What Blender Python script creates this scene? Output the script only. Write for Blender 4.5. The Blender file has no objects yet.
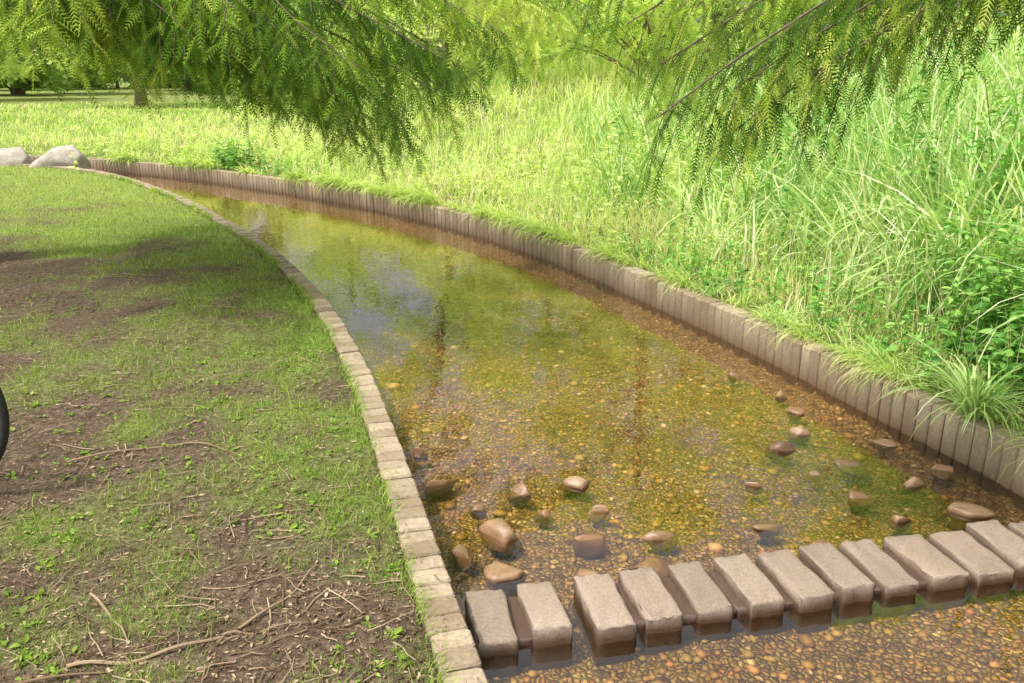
import bpy, bmesh, math, random
import numpy as np
from mathutils import Vector, Matrix
random.seed(7); RNG=np.random.default_rng(11)
SC=bpy.context.scene
COL=SC.collection
# ------------------------------------------------------------------ helpers
def build_mesh(name,V,faces,mats,attrs=None,smooth=False,matidx=None,parent=None):
    V=np.asarray(V,dtype=np.float32)
    me=bpy.data.meshes.new(name)
    me.vertices.add(len(V)); me.vertices.foreach_set('co',V.ravel())
    faces=[np.asarray(f,dtype=np.int32) for f in faces if len(f)]
    loops=np.concatenate([f.ravel() for f in faces])
    lens=np.concatenate([np.full(len(f),f.shape[1],dtype=np.int32) for f in faces])
    starts=np.concatenate([[0],np.cumsum(lens)[:-1]]).astype(np.int32)
    me.loops.add(len(loops)); me.loops.foreach_set('vertex_index',loops)
    me.polygons.add(len(lens)); me.polygons.foreach_set('loop_start',starts)
    if matidx is not None: me.polygons.foreach_set('material_index',np.asarray(matidx,dtype=np.int32))
    me.polygons.foreach_set('use_smooth',np.full(len(lens),bool(smooth)))
    if attrs:
        for k,a in attrs.items():
            at=me.attributes.new(k,'FLOAT','POINT'); at.data.foreach_set('value',np.asarray(a,dtype=np.float32))
    me.update(calc_edges=True)
    for m in (mats if isinstance(mats,(list,tuple)) else [mats]): me.materials.append(m)
    ob=bpy.data.objects.new(name,me); COL.objects.link(ob)
    if parent: ob.parent=parent
    return ob
TAB=np.random.default_rng(3).random((256,256))
def vn(x,y,s,o=0):
    x=np.asarray(x)*s+o*17.3; y=np.asarray(y)*s+o*9.1
    xi=np.floor(x).astype(int); yi=np.floor(y).astype(int); fx=x-xi; fy=y-yi
    fx=fx*fx*(3-2*fx); fy=fy*fy*(3-2*fy)
    a=TAB[xi%256,yi%256]; b=TAB[(xi+1)%256,yi%256]; c=TAB[xi%256,(yi+1)%256]; d=TAB[(xi+1)%256,(yi+1)%256]
    return (a*(1-fx)+b*fx)*(1-fy)+(c*(1-fx)+d*fx)*fy
def fbm(x,y,s,o=0,n=4):
    r=0; a=.5; t=0
    for i in range(n): r=r+a*vn(x,y,s*2**i,o+i); t+=a; a*=.55
    return r/t
def sm(a,b,x):
    t=np.clip((x-a)/(b-a),0,1); return t*t*(3-2*t)
def spline(P,n):
    P=np.array(P,float); P=np.vstack([2*P[0]-P[1],P,2*P[-1]-P[-2]]); out=[]
    for i in range(1,len(P)-2):
        t=np.linspace(0,1,n,endpoint=False)[:,None]
        a,b,c,d=P[i-1],P[i],P[i+1],P[i+2]
        out.append(.5*((2*b)+(-a+c)*t+(2*a-5*b+4*c-d)*t**2+(-a+3*b-3*c+d)*t**3))
    out.append(P[-2][None]); return np.vstack(out)
def nrm(a): return a/np.maximum(np.linalg.norm(a,axis=-1,keepdims=True),1e-9)
def resample(P,step):
    P=np.asarray(P); s=np.concatenate([[0],np.cumsum(np.linalg.norm(np.diff(P,axis=0),axis=1))])
    q=np.arange(0,s[-1],step); return np.stack([np.interp(q,s,P[:,k]) for k in range(P.shape[1])],1)
class Acc:
    def __init__(s): s.V=[]; s.F={3:[],4:[]}; s.n=0; s.A=[]
    def add(s,V,F,a=0.5):
        V=np.asarray(V,float).reshape(-1,3)
        for f in F:
            f=np.asarray(f)
            if len(f): s.F[f.shape[1]].append(f+s.n)
        s.V.append(V); s.n+=len(V)
        s.A.append(np.broadcast_to(np.asarray(a,float),(len(V),)))
    def obj(s,name,mat,smooth=False,parent=None):
        fs=[np.concatenate(s.F[k]) for k in (3,4) if s.F[k]]
        return build_mesh(name,np.concatenate(s.V),fs,mat,{'rnd':np.concatenate(s.A)},smooth,parent=parent)
def tube(acc,P,R,sides=6,a=.5):
    P=np.asarray(P,float); n=len(P); R=np.broadcast_to(np.asarray(R,float),(n,))
    T=nrm(np.gradient(P,axis=0)); up=np.array([0,0,1.]); 
    if abs(T[0]@up)>.9: up=np.array([1.,0,0])
    A=nrm(np.cross(T,up)); B=np.cross(T,A)
    th=np.arange(sides)*2*math.pi/sides
    V=P[:,None]+R[:,None,None]*(A[:,None]*np.cos(th)[None,:,None]+B[:,None]*np.sin(th)[None,:,None])
    i=np.arange(n-1)[:,None]*sides; j=np.arange(sides)[None]; k=(j+1)%sides
    F=np.stack([i+j,i+k,i+sides+k,i+sides+j],-1).reshape(-1,4)
    acc.add(V,[F],a)
# ------------------------------------------------------------------ materials
def newmat(name):
    m=bpy.data.materials.new(name); m.use_nodes=True; nt=m.node_tree; nt.nodes.clear()
    o=nt.nodes.new('ShaderNodeOutputMaterial'); return m,nt,o
def N(nt,t,**kw):
    n=nt.nodes.new(t)
    for k,v in kw.items(): setattr(n,k,v)
    return n
def ramp(nt,src,stops,interp='LINEAR'):
    r=nt.nodes.new('ShaderNodeValToRGB'); r.color_ramp.interpolation=interp
    e=r.color_ramp.elements
    while len(e)<len(stops): e.new(.5)
    for i,(p,c) in enumerate(stops): e[i].position=p; e[i].color=(*c,1)
    nt.links.new(src,r.inputs[0]); return r.outputs[0]
def mix(nt,f,a,b,mode='MIX'):
    m=nt.nodes.new('ShaderNodeMix'); m.data_type='RGBA'; m.blend_type=mode
    for s,v in ((m.inputs[0],f),(m.inputs[6],a),(m.inputs[7],b)):
        if isinstance(v,(int,float)): s.default_value=v
        elif isinstance(v,tuple): s.default_value=(*v,1)
        else: nt.links.new(v,s)
    return m.outputs[2]
def leafmat(name,stops,trans=.45,rough=.45,spec=.3,simple=False):
    m,nt,o=newmat(name); at=N(nt,'ShaderNodeAttribute',attribute_name='rnd')
    c=ramp(nt,at.outputs['Fac'],stops)
    if simple:
        p=N(nt,'ShaderNodeBsdfDiffuse'); nt.links.new(c,p.inputs[0])
    else:
        p=N(nt,'ShaderNodeBsdfPrincipled'); p.inputs['Roughness'].default_value=rough; p.inputs['Specular IOR Level'].default_value=spec
        nt.links.new(c,p.inputs['Base Color'])
    t=N(nt,'ShaderNodeBsdfTranslucent'); c2=mix(nt,1.0,c,(1.0,1.0,.6),'MULTIPLY'); nt.links.new(c2,t.inputs[0])
    x=N(nt,'ShaderNodeMixShader'); x.inputs[0].default_value=trans
    nt.links.new(p.outputs[0],x.inputs[1]); nt.links.new(t.outputs[0],x.inputs[2]); nt.links.new(x.outputs[0],o.inputs[0]); return m
def solid(name,c,rough=.6,metal=0):
    m,nt,o=newmat(name); p=N(nt,'ShaderNodeBsdfPrincipled')
    p.inputs['Roughness'].default_value=rough; p.inputs['Metallic'].default_value=metal
    n=N(nt,'ShaderNodeTexNoise'); n.inputs['Scale'].default_value=40
    r=ramp(nt,n.outputs[0],[(.3,tuple(x*.75 for x in c)),(.7,tuple(min(1,x*1.2) for x in c))]); nt.links.new(r,p.inputs['Base Color'])
    nt.links.new(p.outputs[0],o.inputs[0]); return m
def bump(nt,h,strength,dist,normal=None):
    b=N(nt,'ShaderNodeBump'); b.inputs['Strength'].default_value=strength; b.inputs['Distance'].default_value=dist
    nt.links.new(h,b.inputs['Height'])
    if normal: nt.links.new(normal,b.inputs['Normal'])
    return b.outputs[0]
def noise(nt,vec,scale,detail=4,rough=.6):
    n=N(nt,'ShaderNodeTexNoise'); n.inputs['Scale'].default_value=scale; n.inputs['Detail'].default_value=detail; n.inputs['Roughness'].default_value=rough
    nt.links.new(vec,n.inputs['Vector']); return n.outputs[0]
def pos(nt): return N(nt,'ShaderNodeNewGeometry').outputs['Position']

M_lawn=leafmat('lawn_grass_mat',[(0,(.11,.20,.03)),(.5,(.25,.37,.06)),(.85,(.42,.53,.12)),(1,(.50,.42,.23))],simple=True)
M_wild=leafmat('wild_grass_mat',[(0,(.26,.43,.08)),(.45,(.54,.71,.19)),(.8,(.76,.83,.35)),(.92,(.82,.78,.48)),(1,(.78,.66,.46))],.5,simple=True)
M_reed=leafmat('reed_mat',[(0,(.16,.35,.06)),(.5,(.44,.63,.19)),(.9,(.74,.83,.44)),(1,(.84,.80,.58))],.4,.4,.4)
M_weed=leafmat('weed_leaf_mat',[(0,(.07,.22,.035)),(.5,(.17,.40,.065)),(1,(.40,.62,.16))],.4,.4,.4)
M_cyp=leafmat('cypress_needle_mat',[(0,(.06,.15,.025)),(.45,(.20,.33,.045)),(.8,(.44,.57,.09)),(1,(.66,.74,.18))],.5,simple=True)
M_tree=leafmat('tree_leaf_mat',[(0,(.34,.52,.12)),(.5,(.64,.78,.25)),(1,(.80,.85,.42))],.55,simple=True)
M_fartree=leafmat('far_tree_leaf_mat',[(0,(.12,.24,.06)),(.5,(.36,.54,.14)),(1,(.60,.72,.26))],.5,simple=True)
M_litter=leafmat('leaf_litter_mat',[(0,(.08,.05,.03)),(.5,(.21,.145,.09)),(1,(.44,.34,.22))],.15,simple=True)
def barkmat():
    m,nt,o=newmat('bark'); P=pos(nt); mp=N(nt,'ShaderNodeMapping'); mp.inputs['Scale'].default_value=(12,12,2); nt.links.new(P,mp.inputs[0])
    n=noise(nt,mp.outputs[0],2,6); c=ramp(nt,n,[(.3,(.07,.048,.034)),(.7,(.20,.14,.10))])
    p=N(nt,'ShaderNodeBsdfPrincipled'); p.inputs['Roughness'].default_value=.85; nt.links.new(c,p.inputs['Base Color'])
    nt.links.new(bump(nt,n,.6,.02),p.inputs['Normal']); nt.links.new(p.outputs[0],o.inputs[0]); return m
M_bark=barkmat()
def groundmat():
    m,nt,o=newmat('soil_and_turf'); P=pos(nt)
    g=N(nt,'ShaderNodeAttribute',attribute_name='green').outputs['Fac']
    n1=noise(nt,P,2.3,6); n2=noise(nt,P,35,5,.7); n3=noise(nt,P,140,3)
    soil=ramp(nt,n2,[(.28,(.05,.034,.022)),(.5,(.12,.085,.056)),(.72,(.25,.19,.13))])
    turf=ramp(nt,n2,[(.25,(.07,.10,.02)),(.5,(.18,.25,.05)),(.75,(.34,.43,.11))])
    ma=N(nt,'ShaderNodeMath',operation='ADD'); nt.links.new(g,ma.inputs[0])
    mb=N(nt,'ShaderNodeMath',operation='MULTIPLY_ADD'); nt.links.new(n1,mb.inputs[0]); mb.inputs[1].default_value=.8; mb.inputs[2].default_value=-.45
    nt.links.new(mb.outputs[0],ma.inputs[1])
    mc=N(nt,'ShaderNodeMapRange'); nt.links.new(ma.outputs[0],mc.inputs[0]); mc.inputs['From Min'].default_value=.1; mc.inputs['From Max'].default_value=1.0
    c=mix(nt,mc.outputs[0],soil,turf)
    p=N(nt,'ShaderNodeBsdfPrincipled'); p.inputs['Roughness'].default_value=.95; p.inputs['Specular IOR Level'].default_value=.1
    nt.links.new(c,p.inputs['Base Color'])
    b=bump(nt,n2,.9,.025); b=bump(nt,n3,.5,.006,b); nt.links.new(b,p.inputs['Normal']); nt.links.new(p.outputs[0],o.inputs[0]); return m
M_ground=groundmat()
def gravelmat(name='stream_gravel'):
    m,nt,o=newmat(name); P=pos(nt)
    w=N(nt,'ShaderNodeTexNoise'); w.inputs['Scale'].default_value=14; nt.links.new(P,w.inputs['Vector'])
    ad=N(nt,'ShaderNodeVectorMath',operation='MULTIPLY_ADD'); nt.links.new(w.outputs['Color'],ad.inputs[0]); ad.inputs[1].default_value=(.02,.02,.02); nt.links.new(P,ad.inputs[2])
    v=N(nt,'ShaderNodeTexVoronoi'); v.inputs['Scale'].default_value=44; nt.links.new(ad.outputs[0],v.inputs['Vector'])
    ve=N(nt,'ShaderNodeTexVoronoi',feature='DISTANCE_TO_EDGE'); ve.inputs['Scale'].default_value=44; nt.links.new(ad.outputs[0],ve.inputs['Vector'])
    s=N(nt,'ShaderNodeSeparateColor'); nt.links.new(v.outputs['Color'],s.inputs[0])
    c=ramp(nt,s.outputs[0],[(0,(.11,.06,.026)),(.2,(.31,.175,.05)),(.42,(.48,.30,.08)),(.6,(.28,.21,.07)),(.78,(.58,.41,.16)),(.9,(.52,.22,.07)),(1,(.76,.61,.36))])
    big=noise(nt,P,1.3,4); c=mix(nt,ramp(nt,big,[(.4,(0,0,0)),(.7,(.5,.5,.5))]),c,(.22,.17,.045))
    fine=noise(nt,P,120,3); c=mix(nt,.5,c,ramp(nt,fine,[(.3,(.45,.4,.35)),(.7,(1,1,1))]),'MULTIPLY')
    e=ramp(nt,ve.outputs['Distance'],[(0,(.18,.15,.11)),(.14,(1,1,1))]); c=mix(nt,1.0,c,e,'MULTIPLY')
    p=N(nt,'ShaderNodeBsdfPrincipled'); p.inputs['Roughness'].default_value=.6; nt.links.new(c,p.inputs['Base Color'])
    mr=N(nt,'ShaderNodeMath',operation='MINIMUM'); nt.links.new(ve.outputs['Distance'],mr.inputs[0]); mr.inputs[1].default_value=.35
    nt.links.new(bump(nt,mr.outputs[0],1.0,.035),p.inputs['Normal']); nt.links.new(p.outputs[0],o.inputs[0]); return m
M_bed=gravelmat()
def watermat():
    m,nt,o=newmat('stream_water'); P=pos(nt)
    mp=N(nt,'ShaderNodeMapping'); mp.inputs['Scale'].default_value=(1,.7,1); nt.links.new(P,mp.inputs[0])
    a=noise(nt,mp.outputs[0],2.5,2,.5); b=noise(nt,mp.outputs[0],14,2,.5)
    bn=bump(nt,a,.05,.06); bn=bump(nt,b,.10,.010,bn)
    fr=N(nt,'ShaderNodeFresnel'); fr.inputs['IOR'].default_value=1.8; nt.links.new(bn,fr.inputs['Normal'])
    t=N(nt,'ShaderNodeBsdfTransparent'); t.inputs[0].default_value=(.97,.89,.66,1)
    g=N(nt,'ShaderNodeBsdfGlossy'); g.inputs['Roughness'].default_value=.008; g.inputs[0].default_value=(1,1,1,1); nt.links.new(bn,g.inputs['Normal'])
    x=N(nt,'ShaderNodeMixShader'); nt.links.new(fr.outputs[0],x.inputs[0]); nt.links.new(t.outputs[0],x.inputs[1]); nt.links.new(g.outputs[0],x.inputs[2])
    nt.links.new(x.outputs[0],o.inputs[0]); return m
M_water=watermat()
def stonemat(name,lo,hi,wet,wz0=-.19,wz1=-.12,rough=.85,scale=60,use_attr=False,stain=None,objvar=None):
    m,nt,o=newmat(name); P=pos(nt)
    n=noise(nt,P,scale,6,.75); n2=noise(nt,P,6,4)
    c=ramp(nt,n,[(.3,lo),(.72,hi)])
    c=mix(nt,ramp(nt,n2,[(.35,(0,0,0)),(.75,(.6,.6,.6))]),c,stain or tuple(x*.62 for x in lo))
    if use_attr:
        at=N(nt,'ShaderNodeAttribute',attribute_name='rnd').outputs['Fac']
        c=mix(nt,1.0,c,ramp(nt,at,[(0,(.72,.66,.58)),(.5,(.92,.89,.84)),(1,(1.1,1.08,1.02))]),'MULTIPLY')
    if objvar:
        oi=N(nt,'ShaderNodeObjectInfo').outputs['Random']; c=mix(nt,1.0,c,ramp(nt,oi,objvar),'MULTIPLY')
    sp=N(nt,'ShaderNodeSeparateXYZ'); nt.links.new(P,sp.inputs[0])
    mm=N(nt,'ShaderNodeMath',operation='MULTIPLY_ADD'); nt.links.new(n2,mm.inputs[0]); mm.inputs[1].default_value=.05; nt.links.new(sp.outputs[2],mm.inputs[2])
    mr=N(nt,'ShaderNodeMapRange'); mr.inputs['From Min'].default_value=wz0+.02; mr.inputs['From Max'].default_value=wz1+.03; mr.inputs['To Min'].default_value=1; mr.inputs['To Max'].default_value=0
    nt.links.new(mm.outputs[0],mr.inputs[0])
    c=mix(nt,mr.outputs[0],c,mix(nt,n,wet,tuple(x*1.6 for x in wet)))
    p=N(nt,'ShaderNodeBsdfPrincipled'); nt.links.new(c,p.inputs['Base Color'])
    rr=N(nt,'ShaderNodeMapRange'); rr.inputs['To Min'].default_value=rough; rr.inputs['To Max'].default_value=.3; nt.links.new(mr.outputs[0],rr.inputs[0]); nt.links.new(rr.outputs[0],p.inputs['Roughness'])
    nt.links.new(bump(nt,n,.7,.006),p.inputs['Normal']); nt.links.new(p.outputs[0],o.inputs[0]); return m
M_curb=stonemat('curb_block',(.19,.15,.10),(.43,.365,.26),(.085,.053,.028),-.2,-.03,use_attr=True,stain=(.18,.13,.075))
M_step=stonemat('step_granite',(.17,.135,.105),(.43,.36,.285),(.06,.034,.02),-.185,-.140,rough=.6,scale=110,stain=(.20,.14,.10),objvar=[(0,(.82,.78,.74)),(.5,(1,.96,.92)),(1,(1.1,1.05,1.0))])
M_foot=stonemat('step_footing',(.07,.04,.027),(.16,.095,.068),(.05,.028,.018),-.2,-.16,rough=.4)
M_rock=stonemat('river_rock',(.20,.13,.08),(.50,.38,.26),(.12,.065,.03),-.205,-.172,rough=.35,scale=26,objvar=[(0,(.55,.42,.32)),(.25,(.9,.68,.48)),(.5,(.75,.70,.62)),(.75,(1.1,.95,.78)),(1,(.62,.55,.46))])
M_boulder=stonemat('boulder',(.26,.22,.18),(.50,.44,.37),(.15,.12,.09),-.2,-.1,scale=9)
M_black=solid('tyre_rubber',(.02,.02,.02),.7); M_metal=solid('steel',(.5,.5,.5),.3,1); M_paint=solid('frame_paint',(.05,.06,.09),.35)

# ------------------------------------------------------------------ stream layout
LP=[(.62,-6),(.5,-2.5),(.36,-.5),(.12,1.1),(-.06,1.911),(-.182,2.343),(-.393,3.108),(-.569,3.727),(-.901,4.786),(-1.449,6.23),(-2.296,7.962),(-3.346,9.72),(-4.414,11.36),(-6.0,13.4),(-7.24,14.6),(-9.,15.5),(-12,16.2),(-18,17)]
RP=[(3.0,-6),(2.95,-2.5),(2.85,-.2),(2.62,1.8),(2.248,3.413),(2.143,3.764),(1.970,4.273),(1.751,4.921),(1.457,5.747),(1.042,6.757),(.461,8.063),(-.359,9.511),(-1.443,10.99),(-2.608,12.28),(-3.95,13.49),(-5.75,14.95),(-7.8,16.18),(-9.5,16.9),(-12,17.7),(-18,18.8)]
L=spline(LP,6); R=spline(RP,6)
def seg_d(X,Y,P):
    out=np.full(X.shape,1e9)
    for a,b in zip(P[:-1],P[1:]):
        dx,dy=b-a; l2=dx*dx+dy*dy
        t=np.clip(((X-a[0])*dx+(Y-a[1])*dy)/l2,0,1)
        out=np.minimum(out,(X-a[0]-t*dx)**2+(Y-a[1]-t*dy)**2)
    return np.sqrt(out)
POLY=np.vstack([L,R[::-1]])
def inside(X,Y):
    c=np.zeros(X.shape,bool); n=len(POLY)
    for i in range(n):
        x1,y1=POLY[i]; x2,y2=POLY[(i+1)%n]
        if y1==y2: continue
        k=((y1>Y)!=(y2>Y))&(X<(x2-x1)*(Y-y1)/(y2-y1)+x1); c^=k
    return c
def field(X,Y):
    X=np.asarray(X,float); Y=np.asarray(Y,float)
    return seg_d(X,Y,L),seg_d(X,Y,R),inside(X,Y)
def bank_z(X,Y,dl,dr):
    right=dr<dl
    z=(fbm(X,Y,1.1,2)-.5)*.07*sm(.15,1.,np.minimum(dl,dr))
    rise=1.5*sm(.5,10.,dr)*sm(-7,1.5,X)*sm(70,30,Y)
    return z+np.where(right,rise,0)-.012*sm(.5,.1,np.minimum(dl,dr))
BED=-.285
def ground_z(X,Y):
    dl,dr,ins=field(X,Y); d=np.minimum(dl,dr)
    zb=bank_z(X,Y,dl,dr); bed=BED+(fbm(X,Y,2.,5)-.5)*.04+.02*sm(.30,.04,dr)
    k=np.where(ins,0,np.clip((d-.03)/.06,0,1)); return bed*(1-k)+zb*k,dl,dr,ins
def greenness(X,Y,dl,dr):
    n=fbm(X,Y,.9,9,5); n2=fbm(X,Y,3.5,4,3)
    g=.28+1.9*(n-.5)+1.2*(n2-.5)+.6*sm(6.0,10,Y)+.40*sm(1.2,.1,dl)*sm(2.4,3.6,Y)+.20*sm(3.2,5,Y)
    g=g-.36*sm(2.4,.6,np.hypot((X+3.0)/1.5,(Y-6.4)/1.6))
    g=g-.32*sm(3.6,2.2,Y)*sm(-2.4,-1.4,X)
    return np.clip(np.where(dr<dl,.75+.5*(n-.5),g),0,1)
def axis(lo,hi,st,a,b):
    core=np.arange(lo,hi+st,st); left=[];x=lo;s=st
    while x>a: s*=1.35; x-=s; left.append(x)
    right=[];x=core[-1];s=st
    while x<b: s*=1.35; x+=s; right.append(x)
    return np.concatenate([left[::-1],core,right])
ax=axis(-12,5,.06,-500,500); ay=axis(-2,19,.06,-60,700)
GX,GY=np.meshgrid(ax,ay); gx=GX.ravel(); gy=GY.ravel()
gz,dl,dr,ins=ground_z(gx,gy)
nx=len(ax); ny=len(ay)
ii=(np.arange(ny-1)[:,None]*nx+np.arange(nx-1)[None]).ravel()
F=np.stack([ii,ii+1,ii+nx+1,ii+nx],1)
fm=((ins[F].sum(1)>=2)|(gz[F].mean(1)<-.17)).astype(int)
build_mesh('ground',np.stack([gx,gy,gz],1),[F],[M_ground,M_bed],{'green':greenness(gx,gy,dl,dr)},True,fm)
nL=260
def rs(P,n):
    s=np.concatenate([[0],np.cumsum(np.linalg.norm(np.diff(P,axis=0),axis=1))]); q=np.linspace(0,s[-1],n)
    return np.stack([np.interp(q,s,P[:,k]) for k in range(2)],1)
a=rs(L,nL); b=rs(R,nL); cx=7
W=np.stack([a*(1-t)+b*t for t in np.linspace(-.02,1.02,cx)],1).reshape(-1,2)
i=(np.arange(nL-1)[:,None]*cx+np.arange(cx-1)[None]).ravel()
build_mesh('stream_water',np.column_stack([W,np.full(len(W),-.2)]),[np.stack([i,i+1,i+cx+1,i+cx],1)],M_water,None,True)
# ------------------------------------------------------------------ curbs
def curb(name,P,side,pitch=.086,w=.12):
    Q=resample(P,pitch); T=nrm(np.gradient(Q,axis=0)); Nn=np.stack([-T[:,1],T[:,0]],1)*side
    acc=Acc(); c=.008
    for q,t,n in zip(Q,T,Nn):
        if q[1]<-3.5: continue
        hl=(pitch-.004)/2+random.uniform(-.0015,.001); hw=w/2; o=q+n*(hw+random.uniform(-.003,.003)); top=.016+random.gauss(0,.003)
        ang=random.gauss(0,.018); ca,sa=math.cos(ang),math.sin(ang); tt=t*ca+n*sa; nn=n*ca-t*sa
        tx,ty=random.gauss(0,.02),random.gauss(0,.02)
        def ring(il,iw,z,cc):
            pts=[(-il+cc,-iw),(il-cc,-iw),(il,-iw+cc),(il,iw-cc),(il-cc,iw),(-il+cc,iw),(-il,iw-cc),(-il,-iw+cc)]
            return [(o[0]+tt[0]*u+nn[0]*v,o[1]+tt[1]*u+nn[1]*v,z+(u*tx+v*ty if z>-.2 else 0)) for u,v in pts]
        V=ring(hl,hw,-.45,c)+ring(hl,hw,top-c,c)+ring(hl-c*.7,hw-c*.7,top,c)
        V+= [(o[0],o[1],top+.001)]
        F4=[[k*8+j,k*8+(j+1)%8,(k+1)*8+(j+1)%8,(k+1)*8+j] for k in range(2) for j in range(8)]
        F3=[[16+j,16+(j+1)%8,24] for j in range(8)]
        acc.add(V,[F3,F4],random.random())
    return acc.obj(name,M_curb)
curb('stream_curb',L,1); curb('stream_curb',R,-1)
# ------------------------------------------------------------------ stepping stones
def block(name,cx,cy,rot,lx,ly,zt,zb,mat,bev=.008,jit=.004,tilt=.02):
    bm=bmesh.new(); bmesh.ops.create_cube(bm,size=1)
    for v in bm.verts: v.co=Vector((v.co.x*lx,v.co.y*ly,v.co.z*(zt-zb)))
    bmesh.ops.subdivide_edges(bm,edges=[e for e in bm.edges],cuts=4,use_grid_fill=True)
    es=[e for e in bm.edges if len(e.link_faces)==2 and e.calc_face_angle(0)>.5]
    bmesh.ops.bevel(bm,geom=es,offset=bev,segments=2,affect='EDGES',profile=.5)
    for v in bm.verts: v.co+=Vector([random.gauss(0,jit) for _ in range(3)])*.55
    tx,ty=random.gauss(0,tilt),random.gauss(0,tilt)
    M=Matrix.Translation((cx,cy,(zt+zb)/2))@Matrix.Rotation(rot,4,'Z')@Matrix.Rotation(tx,4,'X')@Matrix.Rotation(ty,4,'Y')
    bm.transform(M); me=bpy.data.meshes.new(name); bm.to_mesh(me); bm.free()
    for p in me.polygons: p.use_smooth=True
    me.materials.append(mat); ob=bpy.data.objects.new(name,me); COL.objects.link(ob); return ob
d0=np.array([-.068,2.343])*1.046; dd=np.array([1.767,.391])/10*1.042
rot0=math.atan2(dd[1],dd[0])-.03
offs=[0,.96,2.10,3.04,4.03,5.02,5.98,6.9,7.8,8.85,9.9,10.85,11.8,12.75]
for k,o in enumerate(offs):
    p=d0+dd*o; wd=random.uniform(.126,.136) if k not in(9,10) else .152
    ln=random.uniform(.285,.31)
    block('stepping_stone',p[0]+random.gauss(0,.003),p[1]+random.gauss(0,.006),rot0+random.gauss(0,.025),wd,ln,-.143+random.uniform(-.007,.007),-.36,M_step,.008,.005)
for k,(o,ln) in enumerate([(.48,1.1),(3.15,2.7),(5.9,2.9),(8.2,2.1),(10.9,3.8)]):
    p=d0+dd*o; block('stone_footing',p[0],p[1]+.01,rot0+.03,ln*.187,.25,-.180,-.37,M_foot,.012,.004,.003)
# ------------------------------------------------------------------ rocks
def rock(name,x,y,z,sx,sy,sz,mat,sub=3,rough=.22,c0=.38,c1=.78):
    bm=bmesh.new(); bmesh.ops.create_icosphere(bm,subdivisions=sub,radius=1)
    dirs=[Vector([random.gauss(0,1) for _ in range(3)]).normalized() for _ in range(11)]; cut=[random.uniform(c0,c1) for _ in dirs]
    ph=[random.uniform(0,6) for _ in range(6)]
    for v in bm.verts:
        c=v.co.copy()
        for d,k in zip(dirs,cut):
            e=c.dot(d)-k
            if e>0: c-=d*e*.92
        s=1+rough*.25*(math.sin(3*c.x+ph[0])+math.sin(4*c.y+ph[1])+math.sin(5*c.z+ph[2]))*.5+random.gauss(0,.008)
        v.co=Vector((c.x*s*sx,c.y*s*sy,c.z*s*sz))
    bm.transform(Matrix.Translation((x,y,z))@Matrix.Rotation(random.uniform(-.7,.7),4,'Z')@Matrix.Rotation(random.gauss(0,.15),4,'X')@Matrix.Rotation(random.gauss(0,.15),4,'Y'))
    me=bpy.data.meshes.new(name); bm.to_mesh(me); bm.free()
    for p in me.polygons: p.use_smooth=True
    me.materials.append(mat); ob=bpy.data.objects.new(name,me); COL.objects.link(ob)
rocks=[(1.383,4.958,10),(1.56,4.62,12),(1.576,4.359,15),(1.485,4.074,17),(1.35,3.888,22),(1.88,3.94,18),(1.632,3.707,25),(1.42,3.6,9),(2.05,3.65,20),(1.813,3.491,24),(1.107,3.491,15),(1.548,3.395,24),(1.63,3.18,17),(1.951,3.242,34),(1.048,3.12,20),(1.204,2.96,36),(.599,3.038,28),(.534,2.82,36),(.277,2.78,26),(0,2.78,38),(.316,3.038,34),(.376,3.26,16),(.141,3.235,20),(-.037,3.07,38),(-.192,2.918,28),(.036,3.44,22),(.278,3.50,27),(-.329,3.52,30),(-.455,3.84,14),(-.138,3.28,16)]
for x,y,w in rocks:
    s=w*(y+.5)/850*random.uniform(.60,.72); h=s*random.uniform(.30,.42)+.008
    rock('river_rock',x,y,-.208-h*.30,s*1.16,s*random.uniform(.68,.9),h+.022,M_rock,3)
rock('boulder',-7.95,15.35,-.02,.56,.45,.36,M_boulder,4,.35,.6,.9); rock('boulder',-9.0,15.45,-.03,.64,.45,.36,M_boulder,4,.35,.6,.9)
rock('boulder',-10.2,15.9,-.05,.5,.4,.25,M_boulder,4,.3)
bm=bmesh.new(); bmesh.ops.create_icosphere(bm,subdivisions=1,radius=1); iv=np.array([v.co[:] for v in bm.verts]); bm.verts.ensure_lookup_table(); itf=np.array([[v.index for v in f.verts] for f in bm.faces]); bm.free()
n=9500; px=RNG.uniform(-1.2,3,n); py=1.2+RNG.random(n)**1.3*6; z,a1,a2,iz=ground_z(px,py); k=iz&(np.minimum(a1,a2)>.03); px,py,z=px[k],py[k],z[k]; n=len(px)
sz=RNG.lognormal(-4.55,.40,n)*np.where(RNG.random(n)<.03,2.2,1); sc=np.stack([sz,sz*RNG.uniform(.6,1,n),sz*RNG.uniform(.3,.55,n)],1); an=RNG.uniform(0,6.28,n)
v=iv[None]*sc[:,None]*(1+RNG.normal(0,.08,(n,len(iv),1))); x=v[...,0]*np.cos(an)[:,None]-v[...,1]*np.sin(an)[:,None]; y=v[...,0]*np.sin(an)[:,None]+v[...,1]*np.cos(an)[:,None]
V=np.stack([x+px[:,None],y+py[:,None],v[...,2]+(z+sz*.2)[:,None]],-1).reshape(-1,3)
m,nt,o=newmat('pebble'); at=N(nt,'ShaderNodeAttribute',attribute_name='rnd').outputs['Fac']
c=ramp(nt,at,[(0,(.12,.065,.03)),(.25,(.33,.19,.055)),(.5,(.52,.34,.10)),(.7,(.30,.23,.08)),(.88,(.56,.25,.08)),(1,(.80,.66,.44))]); c=mix(nt,.5,c,ramp(nt,noise(nt,pos(nt),90,4),[(.3,(.4,.36,.3)),(.7,(1,1,1))]),'MULTIPLY')
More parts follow.
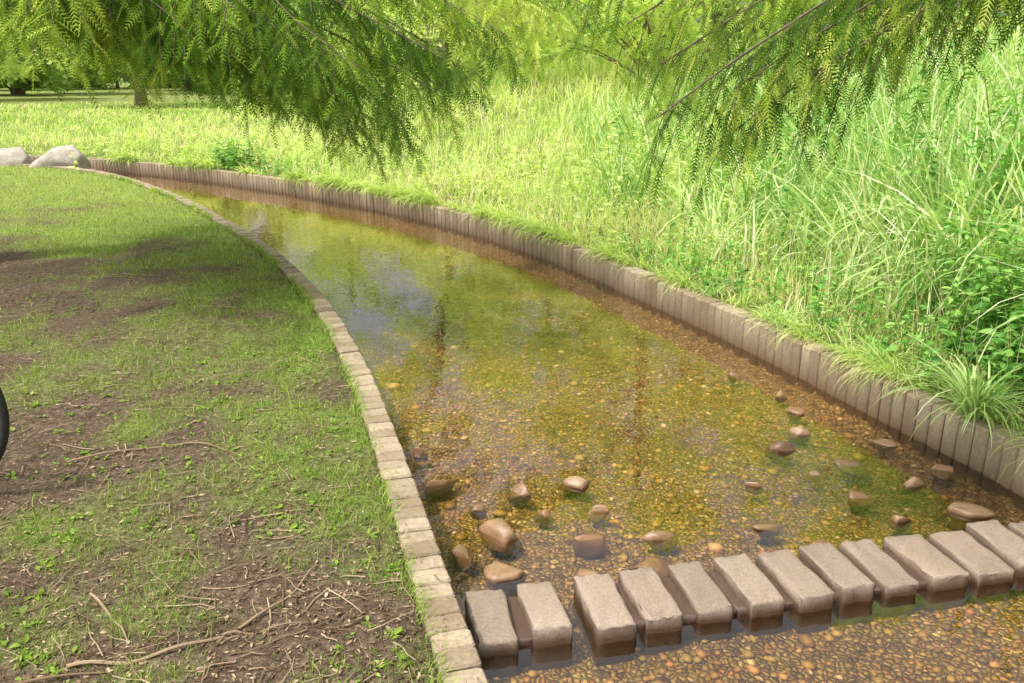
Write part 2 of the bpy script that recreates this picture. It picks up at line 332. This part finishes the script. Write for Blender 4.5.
p=N(nt,'ShaderNodeBsdfPrincipled'); p.inputs['Roughness'].default_value=.5; nt.links.new(c,p.inputs['Base Color']); nt.links.new(p.outputs[0],o.inputs[0])
build_mesh('streambed_pebbles',V,[(itf[None]+(np.arange(n)*len(iv))[:,None,None]).reshape(-1,3)],m,{'rnd':np.repeat(RNG.random(n),len(iv))},True)
# ------------------------------------------------------------------ grass
def blades(acc,B,h,w,az,lean,bend,rnd,segs=3,wexp=.7):
    n=len(B); d=np.stack([np.cos(az),np.sin(az)],1); tw=az+math.pi/2+RNG.normal(0,.5,n); s=np.stack([np.cos(tw),np.sin(tw)],1)
    P=B.copy(); rows=[]
    for k in range(segs+1):
        t=k/segs
        if k<segs:
            ww=w*.5*(1-t)**wexp if k else w*.35
            rows.append(np.stack([np.column_stack([P[:,:2]-s*ww[:,None],P[:,2]]),np.column_stack([P[:,:2]+s*ww[:,None],P[:,2]])],1))
        else: rows.append(P[:,None,:].copy())
        th=lean+bend*(t+.5/segs); st=h/segs
        P=P+np.column_stack([d*(np.sin(th)*st)[:,None],np.cos(th)*st])
    V=np.concatenate(rows,1); m=2*segs+1; base=np.arange(n)[:,None]*m
    q=np.concatenate([base+np.array([[2*k,2*k+1,2*k+3,2*k+2]]) for k in range(segs-1)]) if segs>1 else np.zeros((0,4),int)
    t3=base+np.array([[2*segs-2,2*segs-1,2*segs]])
    acc.add(V.reshape(-1,3),[t3,q],np.repeat(rnd,m))
def polar(n,r0,r1,a0,a1):
    r=r0*(r1/r0)**RNG.random(n); a=np.radians(RNG.uniform(a0,a1,n)); return r*np.sin(a),r*np.cos(a),r
X,Y,r=polar(330000,1.2,30,-52,30)
z,a1,a2,iz=ground_z(X,Y)
left=(~iz)&(a1<=a2)&(a1>.125); X,Y,r,z,a1,a2=[q[left] for q in (X,Y,r,z,a1,a2)]
g=greenness(X,Y,a1,a2)*(.2+1.6*fbm(X,Y,9,3,2)); k=RNG.random(len(X))<np.clip(g*1.25-.08,0.012,1); X,Y,r,z,g=[q[k] for q in (X,Y,r,z,g)]
acc=Acc(); n=len(X); h=RNG.uniform(.018,.05,n)*(1+.5*g); h*=np.where(RNG.random(n)<.06,2,1)
blades(acc,np.stack([X,Y,z-.003],1),h,RNG.uniform(.0022,.004,n)*np.maximum(1,r/3.2),RNG.uniform(0,6.28,n),RNG.uniform(0,.6,n),RNG.uniform(.2,1.6,n),np.clip(RNG.normal(.42,.24,n)+.38*sm(6,12,Y),0,.96),2)
Q=resample(L,.05); Q=Q[(Q[:,1]>1.2)&(Q[:,1]<14)]; T=nrm(np.gradient(Q,axis=0)); Nn=np.stack([-T[:,1],T[:,0]],1); rep=16
bb=np.repeat(Q+Nn*.128,rep,0)+RNG.normal(0,.012,(len(Q)*rep,2)); den=np.repeat(fbm(Q[:,0],Q[:,1],3.,31,2),rep); k=RNG.random(len(bb))<sm(.34,.62,den); bb=bb[k]; nb=np.repeat(Nn,rep,0)[k]; n=len(bb)
blades(acc,np.column_stack([bb,np.full(n,.0)]),RNG.uniform(.03,.08,n),.0035*np.maximum(1,bb[:,1]/3.5),np.arctan2(-nb[:,1],-nb[:,0])+RNG.normal(0,.9,n),RNG.uniform(.2,.8,n),RNG.uniform(.3,1.5,n),np.clip(RNG.normal(.5,.2,n),0,1),3)
acc.obj('lawn_grass',M_lawn)
X,Y,r=polar(230000,2.4,48,-55,62)
z,a1,a2,iz=ground_z(X,Y); k=(~iz)&(a2<a1)&(a2>.10); X,Y,r,z,dR=X[k],Y[k],r[k],z[k],a2[k]
k=RNG.random(len(X))<.35+1.0*fbm(X,Y,1.6,6,3)*sm(.0,.35,dR); X,Y,r,z,dR=X[k],Y[k],r[k],z[k],dR[k]
tall=sm(.8,2.6,dR)*sm(-.5,2.6,X)
hh=(.08+.34*sm(.1,1.1,dR)*(.2+1.5*fbm(X,Y,1.2,8,3))+.34*tall)*np.where(X<-4,.6,1)
n=len(X); h=hh*RNG.uniform(.5,1.3,n); acc=Acc()
rn=np.clip(RNG.normal(.38,.22,n)+1.2*(fbm(X,Y,.8,12,3)-.5)+np.where(RNG.random(n)<.5*sm(1.4,.2,dR)+.10,.45,0),0,1)
blades(acc,np.stack([X,Y,z-.01],1),h,RNG.uniform(.004,.008,n)*np.maximum(1,r/5),RNG.uniform(0,6.28,n),RNG.uniform(0,.5,n),RNG.uniform(.3,2.1,n),rn,3)
Q=resample(R,.05); Q=Q[(Q[:,1]>1.2)&(Q[:,1]<16)]; T=nrm(np.gradient(Q,axis=0)); Nn=-np.stack([-T[:,1],T[:,0]],1); rep=40
bb=np.repeat(Q+Nn*.135,rep,0)+RNG.normal(0,.035,(len(Q)*rep,2)); den=np.repeat(fbm(Q[:,0],Q[:,1],1.9,37,3),rep); k=RNG.random(len(bb))<sm(.38,.66,den); bb=bb[k]; nb=np.repeat(Nn,rep,0)[k]; dk=den[k]; n=len(bb)
blades(acc,np.column_stack([bb,np.full(n,.0)]),RNG.uniform(.06,.34,n)*(.1+2.0*dk),.006*np.maximum(1,bb[:,1]/4.5),np.arctan2(-nb[:,1],-nb[:,0])+RNG.normal(0,.8,n),RNG.uniform(.2,.8,n),RNG.uniform(.8,2.4,n),np.clip(RNG.normal(.45,.28,n),0,1),4)
acc.obj('wild_grass',M_wild)
acc=Acc(); cn=640; CX=RNG.uniform(1.2,9,cn); CY=RNG.uniform(2.2,15,cn)
CX=np.concatenate([CX,RNG.uniform(2.5,4.6,150)]); CY=np.concatenate([CY,RNG.uniform(3.4,7,150)]); cn=len(CX); z,a1,a2,iz=ground_z(CX,CY)
k=(~iz)&(a2<a1)&(a2>.6)&(RNG.random(cn)<sm(.4,1.5,a2)); CX,CY,z=CX[k],CY[k],z[k]
per=34; n=len(CX)*per; bx=np.repeat(CX,per)+RNG.normal(0,.09,n); by=np.repeat(CY,per)+RNG.normal(0,.09,n); bz=np.repeat(z,per)
hs=np.repeat(RNG.uniform(.85,1.8,len(CX))*(.62+.38*sm(1.6,3.2,CX)),per)*RNG.uniform(.5,1.1,n)
blades(acc,np.stack([bx,by,bz],1),hs,RNG.uniform(.012,.030,n),RNG.uniform(0,6.28,n),RNG.uniform(0,.3,n),RNG.uniform(.3,2.5,n),np.clip(np.repeat(RNG.normal(.45,.26,len(CX)),per)+RNG.normal(0,.2,n),0,1),6,.5)
acc.obj('tall_reeds',M_reed)
def tuft(x,y,n,hmin,hmax,w,mat,name):
    acc=Acc(); z=float(ground_z(np.array([x]),np.array([y]))[0][0]); B=np.column_stack([RNG.normal(x,.03,n),RNG.normal(y,.03,n),np.full(n,max(z,0))])
    blades(acc,B,RNG.uniform(hmin,hmax,n),RNG.uniform(w*.7,w*1.2,n),RNG.uniform(0,6.28,n),RNG.uniform(.1,.6,n),RNG.uniform(.9,2.4,n),np.clip(RNG.normal(.45,.2,n),0,1),6,.55); acc.obj(name,mat)
tuft(2.23,3.80,140,.28,.62,.015,M_reed,'grass_tuft'); tuft(2.3,4.15,50,.15,.3,.009,M_reed,'grass_tuft'); tuft(1.74,5.35,60,.18,.38,.010,M_reed,'grass_tuft'); tuft(2.62,3.3,60,.2,.4,.011,M_reed,'grass_tuft'); tuft(1.48,6.1,50,.15,.35,.009,M_reed,'grass_tuft'); tuft(2.05,4.55,45,.15,.35,.010,M_reed,'grass_tuft')
for q in range(16):
    t=random.uniform(.35,.78); i=int(t*len(R)); tuft(R[i][0]+.17,R[i][1]+.12,random.randint(18,34),.1,.26,.008,M_wild,'grass_tuft')
acc=Acc(); X,Y,r=polar(7000,4,22,-35,45); z,a1,a2,iz=ground_z(X,Y); k=(~iz)&(a2<a1)&(a2>.3); X,Y,z,r=X[k],Y[k],z[k],r[k]; n=len(X)
blades(acc,np.stack([X,Y,z],1),RNG.uniform(.35,.8,n),.003*np.maximum(1,r/5),RNG.uniform(0,6.28,n),RNG.uniform(0,.25,n),RNG.uniform(0,.8,n),RNG.uniform(.85,1,n),4,.2); acc.obj('dry_grass_stalks',M_wild)
# ------------------------------------------------------------------ broad leaves
def leaves(acc,P,D,Lh,Wd,rnd,sag=.25):
    n=len(P); D=nrm(D); S=nrm(np.cross(D,np.array([0,0,1.])+RNG.normal(0,.35,(n,3)))); U=np.cross(S,D)
    def pt(t,s,up): return P+D*(Lh*t)[:,None]+S*(Wd*s)[:,None]+U*(Wd*up)[:,None]-np.array([0,0,1.])*(Lh*sag*t*t)[:,None]
    V=np.stack([pt(0,0,0),pt(.3,-.5,.12),pt(.35,0,0),pt(.3,.5,.12),pt(.7,-.36,.1),pt(.72,0,0),pt(.7,.36,.1),pt(1,0,0)],1)
    b=np.arange(n)[:,None]*8
    t3=np.concatenate([b+np.array([[0,2,1]]),b+np.array([[0,3,2]]),b+np.array([[4,5,7]]),b+np.array([[5,6,7]])]); q=np.concatenate([b+np.array([[1,2,5,4]]),b+np.array([[2,3,6,5]])])
    acc.add(V.reshape(-1,3),[t3,q],np.repeat(rnd,8))
def weedpatch(name,cent,rad,cnt,h0,h1,ll,mat=M_weed):
    acc=Acc()
    for _ in range(cnt):
        x=cent[0]+random.gauss(0,rad[0]); y=cent[1]+random.gauss(0,rad[1])
        zz,a1,a2,iz=ground_z(np.array([x]),np.array([y]))
        if iz[0] or min(a1[0],a2[0])<.1: continue
        h=random.uniform(h0,h1); az=random.uniform(0,6.28); le=random.uniform(0,.35)*h
        t=np.linspace(0,1,6); S=np.column_stack([x+math.cos(az)*le*t**2,y+math.sin(az)*le*t**2,zz[0]+h*t]); tube(acc,S,np.linspace(.004,.0015,6),3,.5)
        m=int(h/.03)+4; tt=RNG.uniform(.12,1,m); B=np.stack([np.interp(tt,t,S[:,k]) for k in range(3)],1); a=RNG.uniform(0,6.28,m)
        D=np.column_stack([np.cos(a),np.sin(a),RNG.uniform(-.1,.7,m)]); l=ll*RNG.uniform(.6,1.2,m)*(1.15-.5*tt)
        leaves(acc,B,D,l,l*RNG.uniform(.38,.55,m),np.clip(RNG.normal(.45,.25,m)+.2*tt,0,1))
    return acc.obj(name,mat)
weedpatch('broadleaf_weeds',(2.80,4.3),(.26,.4),140,.35,.90,.095)
weedpatch('broadleaf_weeds',(3.9,6.2),(.5,.7),60,.9,1.8,.12)
weedpatch('broadleaf_weeds',(2.30,4.9),(.35,.7),110,.10,.42,.075)
weedpatch('broadleaf_weeds',(1.5,6.6),(.5,.8),120,.12,.42,.07)
weedpatch('broadleaf_weeds',(3.3,8.6),(.8,1.0),70,.7,1.4,.11)
weedpatch('broadleaf_weeds',(1.6,8.0),(.7,1.0),110,.15,.5,.06,M_tree)
weedpatch('broadleaf_weeds',(-.2,11.2),(1.6,1.2),150,.2,.6,.09,M_tree)
weedpatch('broadleaf_weeds',(2.6,10.5),(1.2,1.5),90,.5,1.0,.10,M_tree)
weedpatch('broadleaf_weeds',(-4.6,16.5),(2.4,1.5),160,.2,.6,.12,M_tree)
weedpatch('curbside_weed',(-4.75,14.45),(.28,.22),80,.2,.55,.11); weedpatch('curbside_weed',(-3.6,13.6),(.25,.2),30,.1,.3,.08)
acc=Acc(); X,Y,r=polar(2200,1.4,9,-45,8); z,a1,a2,iz=ground_z(X,Y); k=(~iz)&(a1<a2)&(a1>.15)&(fbm(X,Y,1.7,21,3)>.45); X,Y,z=X[k],Y[k],z[k]
for x,y,zz in zip(X,Y,z):
    m=random.randint(3,8); a=RNG.uniform(0,6.28,m); l=RNG.uniform(.010,.03,m)*random.uniform(.7,1.4)
    leaves(acc,np.tile([x,y,zz+.004],(m,1))+RNG.normal(0,.008,(m,3))*[1,1,.3],np.column_stack([np.cos(a),np.sin(a),RNG.uniform(.15,.9,m)]),l,l*.45,np.clip(RNG.normal(.4,.2,m),0,1))
acc.obj('lawn_weeds',M_lawn)
acc=Acc(); X,Y,r=polar(34000,1.2,12,-48,10); z,a1,a2,iz=ground_z(X,Y); k=(~iz)&(a1<a2)&(a1>.02); X,Y,z,a1=X[k],Y[k],np.where(a1[k]<.13,.026,z[k]),a1[k]
k=(a1>.13)|(RNG.random(len(X))<.12); X,Y,z=X[k],Y[k],z[k]; n=len(X); a=RNG.uniform(0,6.28,n); l=RNG.uniform(.006,.026,n)
leaves(acc,np.stack([X,Y,z+.004],1),np.column_stack([np.cos(a),np.sin(a),RNG.uniform(-.1,.35,n)]),l,l*RNG.uniform(.12,.5,n),RNG.random(n),.1); acc.obj('leaf_litter',M_litter)
acc=Acc(); X,Y,r=polar(2400,1.3,9,-45,6); z,a1,a2,iz=ground_z(X,Y); k=(~iz)&(a1<a2)&(a1>.15)
for x,y,zz in zip(X[k],Y[k],z[k]):
    l=random.uniform(.03,.18); a=random.uniform(0,6.28); pts=[[x+math.cos(a)*l*t+random.gauss(0,.005),y+math.sin(a)*l*t+random.gauss(0,.005),zz+.006+random.uniform(0,.006)] for t in (0,.35,.7,1)]
    tube(acc,pts,np.linspace(.0025,.001,4)*random.uniform(.5,1.2),4,random.random())
acc.obj('fallen_twigs',M_litter)
acc=Acc()
def gpts(P): 
    P=spline([(x,y,0) for x,y in P],6); z=ground_z(P[:,0],P[:,1])[0]; P[:,2]=z+.008+.008*np.sin(np.arange(len(P))*.9); return P
for P,rr in (([(-1.25,2.0),(-1.05,2.02),(-.85,2.12),(-.72,2.3),(-.66,2.5)],.006),([(-.85,2.12),(-.75,2.14),(-.6,2.2)],.004),([(-1.35,2.35),(-1.2,2.2),(-1.12,2.1)],.005),([(-1.7,1.95),(-1.4,1.93),(-1.1,1.98)],.006),([(-1.9,3.3),(-1.5,3.5),(-1.2,3.4)],.005),([(-.75,2.9),(-.65,2.7),(-.62,2.55)],.004)):
    Q=gpts(P); tube(acc,Q,np.linspace(rr,rr*.4,len(Q)),6,random.uniform(.4,.85))
acc.obj('fallen_branch',M_litter)
# ------------------------------------------------------------------ cypress trees
def fronds(acc,P,D,Lh,rnd,pairs=7,wr=.34,lw=.075):
    n=len(P); D=nrm(D); S=nrm(np.cross(D,RNG.normal(0,1,(n,3))+np.array([0,0,1.2]))); G=np.array([0,0,-1.])
    tri=[]
    for k in range(pairs):
        t=(k+.5)/pairs; c=P+D*(Lh*t)[:,None]+G*(Lh*.22*t*t)[:,None]; c2=P+D*(Lh*(t+lw))[:,None]+G*(Lh*.22*t*t)[:,None]
        ll=Lh*wr*(math.sin(math.pi*(.12+.80*t))**.7)
        for sgn in (-1,1):
            tip=c+(S*sgn*.75+D*.66)*ll[:,None]+G*(ll*.15)[:,None]; tri.append(np.stack([c,c2,tip],1))
    tri.append(np.stack([P-S*.0015,P+S*.0015,P+D*Lh[:,None]+G*(Lh*.22)[:,None]],1))
    T=np.stack(tri,1); V=T.reshape(-1,3); acc.add(V,[np.arange(len(V)).reshape(-1,3)],np.repeat(rnd,T.shape[1]*3))
def limb(wood,leaf,pts,r0,step=.05,tw=(.3,.6),fl=(.08,.14),fstep=.028,pairs=7,start=.2,droop=.9,gap=.0,lw=.085,wr=.34):
    P=spline(pts,6); tube(wood,P,np.linspace(r0,.003,len(P)),6)
    Q=resample(P,step); T=nrm(np.gradient(Q,axis=0)); m=len(Q); FP=[];FD=[]
    for j in range(int(m*start),m):
        if random.random()<gap: continue
        f=j/m; side=np.cross(T[j],[0,0,1]); side/=max(np.linalg.norm(side),1e-6); sg=random.choice((-1,1))
        l=random.uniform(*tw)*(1.1-.45*f); d=T[j]*random.uniform(.3,.9)+side*sg*random.uniform(.2,1.)+np.array([0,0,random.uniform(-.5,.15)])
        d/=np.linalg.norm(d); ns=max(5,int(l/fstep)); t=np.linspace(0,1,ns)[:,None]
        C=Q[j]+d*l*t*(1-.3*t*droop)+np.array([0,0,-1])*l*.55*droop*t**2
        tube(wood,C[::max(1,ns//5)],.0016,3)
        CT=nrm(np.gradient(C,axis=0)); sd=nrm(np.cross(CT,[0,0,1.])+1e-6)
        alt=np.where(np.arange(ns)%2==0,1,-1)[:,None]
        FP.append(C); FD.append(CT*.75+sd*alt*.7+RNG.normal(0,.3,(ns,3))+np.array([0,0,-.25]))
        FP.append(C[-1:]); FD.append(CT[-1:]+np.array([[0,0,-.2]]))
    if FP:
        FP=np.concatenate(FP);FD=np.concatenate(FD); n=len(FP)
        fronds(leaf,FP,FD,RNG.uniform(fl[0],fl[1],n),np.clip(RNG.normal(random.uniform(.1,.85),.2,n),0,1),pairs,lw=lw,wr=wr)
def cypress(name,x,y,H,low,upper_n,z0,rng_len,seed,gapf=.15,azr=(0,6.28),lowkw={},lr=.013):
    random.seed(seed); root=bpy.data.objects.new(name,None); COL.objects.link(root); wood=Acc(); leaf=Acc()
    zs=np.linspace(-.1,H,14); tube(wood,np.column_stack([x+.06*np.sin(zs*.8),y+.05*np.cos(zs*.7),zs]),.30*(1-zs/H*.92)*.75+.14*np.exp(-np.maximum(zs,0)*2.2),14)
    for pts in low: limb(wood,leaf,pts,lr,**lowkw)
    for k in range(upper_n):
        z=z0+(H-z0)*(k+random.random())/upper_n*.95; az=random.uniform(*azr); f=(z-z0)/(H-z0); l=random.uniform(*rng_len)*(1-.72*f)
        c,s=math.cos(az),math.sin(az); dr_=random.uniform(.0,.22)*l
        pts=[(x,y,z),(x+c*l*.33,y+s*l*.33,z+.12*l),(x+c*l*.7,y+s*l*.7,z+.1*l-dr_*.4),(x+c*l,y+s*l,z-dr_)]
        limb(wood,leaf,pts,.05*(1-.6*f)+.01,.17,(.45,.95),(.2,.32),.085,4,.2,.7,gapf,.14)
    wood.obj('trunk_and_limbs',M_bark,True,root); leaf.obj('foliage',M_cyp,False,root); return root
def hang(bx,by,ends,seed,up=(1.0,1.6)):
    random.seed(seed); out=[]
    for (ex,ey,ez) in ends:
        z0=ez+random.uniform(*up); pts=[]
        for t in (0,.3,.55,.78,.92,1.0):
            j=.10*math.sin(t*math.pi); pts.append((bx+(ex-bx)*t+random.gauss(0,j),by+(ey-by)*t+random.gauss(0,j),z0-(z0-ez)*t**2.2))
        out.append(pts)
    return out
A=(-5.2,7.2)
endsA=[(-3.9,6.6,1.95),(-3.6,6.2,1.90),(-3.0,5.6,1.85),(-3.3,7.3,1.88),(-2.6,5.0,1.85),(-2.9,6.6,1.82),(-2.5,6.1,1.76),(-2.4,7.2,1.70),(-2.1,5.6,1.78),(-2.0,6.5,1.68),(-1.8,5.2,1.74),(-1.7,6.0,1.56),(-1.6,7.4,1.5),(-1.5,8.2,1.5),(-1.2,5.5,1.64),(-1.3,6.6,1.38),(-1.05,6.2,1.20),(-.95,6.9,1.16),(-.9,5.2,1.62),(-.7,5.8,1.38),(-.5,6.3,1.42),(-.4,5.4,1.66),(-.3,6.9,1.60),(0,6.0,1.80),(.1,6.8,1.88),(-4.2,8.6,2.0),(-3.8,9.2,1.9),(-2.6,8.8,1.70),(-.5,7.8,1.66),(.4,7.2,2.02),(.7,7.8,2.1),(-3.2,5.0,2.0),(-2.2,4.5,1.95),(-1.4,4.6,1.9),(-.85,6.4,1.30),(-4.6,8.0,2.0),(-3.4,8.2,1.75),(-.3,4.9,1.92),(.1,5.3,1.98)]
cypress('cypress_tree',A[0],A[1],8.5,hang(A[0],A[1],endsA,5),26,3.4,(2.6,4.2),5,.35)
B=(4.9,.9)
endsB=[(.86,3.15,1.44),(.50,3.05,1.44),(.72,3.4,1.66),(1.1,3.6,1.72),(.98,3.2,1.60),(.62,3.7,1.80),(1.5,3.9,1.92),(.42,3.3,1.76),(1.9,3.6,2.0),(.75,3.0,1.54),(.90,3.5,1.62),(.55,3.3,1.62),(1.25,3.3,1.80),(.30,3.5,1.9),(1.6,3.3,1.95)]
cypress('cypress_tree',B[0],B[1],7,hang(B[0],B[1],endsB,9,(1.3,1.8)),9,4.2,(1.6,2.4),8,.4,(-2.2,.6),dict(pairs=9,lw=.065,wr=.31,fl=(.06,.11),tw=(.25,.5),start=.42),.009)
# ------------------------------------------------------------------ background trees
def bgtree(name,x,y,H,cr,cb,nl,ls,mat,seed,tr=.15,ncl=46):
    random.seed(seed); root=bpy.data.objects.new(name,None); COL.objects.link(root); wood=Acc(); leaf=Acc()
    z0=float(bank_z(np.array([x]),np.array([y]),*[seg_d(np.array([float(x)]),np.array([float(y)]),q) for q in (L,R)])[0])-.1
    t=np.linspace(0,1,9); lean=random.uniform(-.6,.6)
    TP=np.column_stack([x+lean*t**2,y+.2*np.sin(t*3),z0+H*.9*t]); tube(wood,TP,tr*(1-.85*t)+.02+tr*.6*np.exp(-t*14),10)
    C=[];Rr=[]
    for k in range(ncl):
        f=random.random()**1.15; zz=cb+(H-cb)*f; az=random.uniform(0,6.28); prof=cr*(math.sin(math.pi*(.24+.68*f))**.8)*random.uniform(.45,1.08)
        c=np.array([x+lean*.5+math.cos(az)*prof,y+math.sin(az)*prof,z0+zz]); C.append(c); Rr.append(cr*random.uniform(.16,.32))
        b=TP[min(8,int(max(0,(zz-prof*.4)/H)*8))]; mid=(b+c)/2+np.array([0,0,.08*H*.3]); tube(wood,spline([b,mid,c],3),np.linspace(tr*.18,.008,7),4)
    C=np.array(C);Rr=np.array(Rr); idx=RNG.integers(0,ncl,nl); n=nl
    off=nrm(RNG.normal(0,1,(n,3)))*(RNG.random(n)**.45)[:,None]*Rr[idx][:,None]*np.array([1.25,1.25,.8]); P=C[idx]+off
    a=RNG.uniform(0,6.28,n); D=np.column_stack([np.cos(a),np.sin(a),RNG.uniform(-1,.4,n)]); l=ls*RNG.uniform(.6,1.4,n)
    D=nrm(D);S=nrm(np.cross(D,RNG.normal(0,1,(n,3)))); w=l*.28
    V=np.stack([P,P+D*(l*.45)[:,None]+S*w[:,None],P+D*l[:,None],P+D*(l*.45)[:,None]-S*w[:,None]],1).reshape(-1,3)
    leaf.add(V,[np.arange(4*n).reshape(-1,4)],np.repeat(np.clip(RNG.normal(.5,.18,n)+(RNG.normal(0,.12,ncl))[idx],0,1),4))
    wood.obj('trunk_and_limbs',M_bark,True,root); leaf.obj('foliage',mat,False,root)
for k,(x,y,h,c,cb) in enumerate([(3.0,18.5,8,3.2,.3),(-1.8,24,7.5,3.4,.2),(8.5,18,8.5,3.6,.3),(13.5,14.5,9,3.6,.3),(5.4,25,9,4,.3),(11.5,23,10,4,.3),(17,18,11,4,.5),(1.2,29,9,4,.3),(-6.5,33,8,3.8,.3)]):
    bgtree('broadleaf_tree',x,y,h,c,cb,10000,.18,M_tree,30+k,.14,64)
random.seed(77)
for k in range(14):
    x=-66+k*6.6+random.uniform(-1.5,1.5); y=random.uniform(58,78); bgtree('park_tree',x,y,random.uniform(9,14),random.uniform(4,5.5),random.uniform(.4,2.2),4200,.7,M_fartree,100+k,.3,34); random.seed(200+k)
bgtree('park_tree',-16.8,40,8,3.8,2.2,6000,.32,M_tree,60,.2)
bgtree('park_tree',-29,48,9,4,1.6,5000,.36,M_tree,61,.2)
for k in range(9):
    random.seed(300+k); bgtree('hedge_shrub',-62+k*8.5,84+random.uniform(-2,2),5,5.5,.2,2600,.8,M_fartree,400+k,.12,22)
# ------------------------------------------------------------------ bicycle
def bicycle(cx,cy):
    root=bpy.data.objects.new('parked_bicycle',None); COL.objects.link(root); rad=.335; base=0.01; g1,g2,g3=Acc(),Acc(),Acc()
    th=np.linspace(0,2*math.pi,49)
    for wx in (cx,cx-1.05):
        c=np.array([wx,cy,base+rad+.017]); ring=lambda r:np.column_stack([c[0]+r*np.cos(th),np.full(49,c[1]),c[2]+r*np.sin(th)])
        tube(g1,ring(rad),.018,8); tube(g2,ring(rad-.022),.009,6)
        for k in range(28):
            a=k*2*math.pi/28; tube(g2,[[c[0]+.02*math.cos(a+.8),c[1]+.02*(-1)**k,c[2]+.02*math.sin(a+.8)],[c[0]+(rad-.02)*math.cos(a),c[1],c[2]+(rad-.02)*math.sin(a)]],.0011,3)
        tube(g2,[[c[0],c[1]-.05,c[2]],[c[0],c[1]+.05,c[2]]],.018,8)
    zc=base+rad+.017; bb=(cx-.63,cy,.29); seat=(cx-.78,cy,.72); head=(cx-.2,cy,.78); hb=(cx-.17,cy,.66)
    for a,b,r in ((bb,seat,.016),(seat,head,.015),(bb,hb,.018),(head,hb,.02),(seat,(cx-.82,cy,.86),.013),(head,(cx-.23,cy,.92),.013)): tube(g3,[a,b],r,8)
    for s in (-.045,.045):
        tube(g3,[hb,(cx-.12,cy+s,.55),(cx,cy+s,zc)],.011,6); tube(g3,[bb,(cx-1.05,cy+s,zc)],.009,6); tube(g3,[seat,(cx-1.05,cy+s,zc)],.008,6)
    tube(g2,spline([(cx-.38,cy-.27,.93),(cx-.25,cy-.2,.95),(cx-.23,cy,.92),(cx-.25,cy+.2,.95),(cx-.38,cy+.27,.93)],5),.011,8)
    tube(g1,spline([(cx-.68,cy,.88),(cx-.78,cy,.89),(cx-.92,cy,.90)],4),np.array([.02,.03,.035,.045,.055,.07,.075,.07,.05]),10)
    tube(g2,[(bb[0],cy-.07,.29),(bb[0]+.15,cy-.07,.22)],.01,6); tube(g1,[(bb[0]+.15,cy-.06,.22),(bb[0]+.15,cy-.15,.22)],.016,6); tube(g2,[(bb[0],cy+.07,.29),(bb[0]-.15,cy+.07,.36)],.01,6); tube(g1,[(bb[0]-.15,cy+.06,.36),(bb[0]-.15,cy+.15,.36)],.016,6)
    tube(g2,[(cx-1.0,cy-.05,zc),(cx-.95,cy-.2,.0)],.008,6)
    g1.obj('tyres_saddle_pedals',M_black,True,root); g2.obj('rims_spokes_bars',M_metal,True,root); g3.obj('frame',M_paint,True,root)
bicycle(-2.27,3.0)
# ------------------------------------------------------------------ light
AZ=math.radians(240); EL=math.radians(62)
w=bpy.data.worlds.new('World'); SC.world=w; w.use_nodes=True; nt=w.node_tree
bg=nt.nodes['Background']; sky=nt.nodes.new('ShaderNodeTexSky'); sky.sky_type='NISHITA'; sky.sun_disc=False; sky.sun_elevation=EL; sky.sun_rotation=AZ; sky.air_density=1.0; sky.dust_density=6.0; sky.ozone_density=1
hs=nt.nodes.new('ShaderNodeHueSaturation'); hs.inputs['Saturation'].default_value=.25; hs.inputs['Value'].default_value=1.9
nt.links.new(sky.outputs[0],hs.inputs['Color']); nt.links.new(hs.outputs[0],bg.inputs[0]); bg.inputs[1].default_value=.15
sd=bpy.data.lights.new('sun','SUN'); sd.energy=4.2; sd.angle=math.radians(3.0); sd.color=(1,.95,.87); so=bpy.data.objects.new('sun',sd); COL.objects.link(so)
dv=Vector((math.sin(AZ)*math.cos(EL),math.cos(AZ)*math.cos(EL),math.sin(EL))); so.rotation_euler=dv.to_track_quat('Z','Y').to_euler(); so.location=(6,6,15)
SC.view_settings.view_transform='Standard'; SC.view_settings.look='None'; SC.view_settings.exposure=0
cam=bpy.data.cameras.new('camera'); cam.lens=29.9; cam.sensor_width=36; cam.clip_end=2000; co=bpy.data.objects.new('camera',cam); COL.objects.link(co)
co.location=(0,0,1.6); co.rotation_euler=(math.radians(90-17.7),0,0); SC.camera=co
print('polys',sum(len(o.data.polygons) for o in bpy.data.objects if o.type=='MESH'))
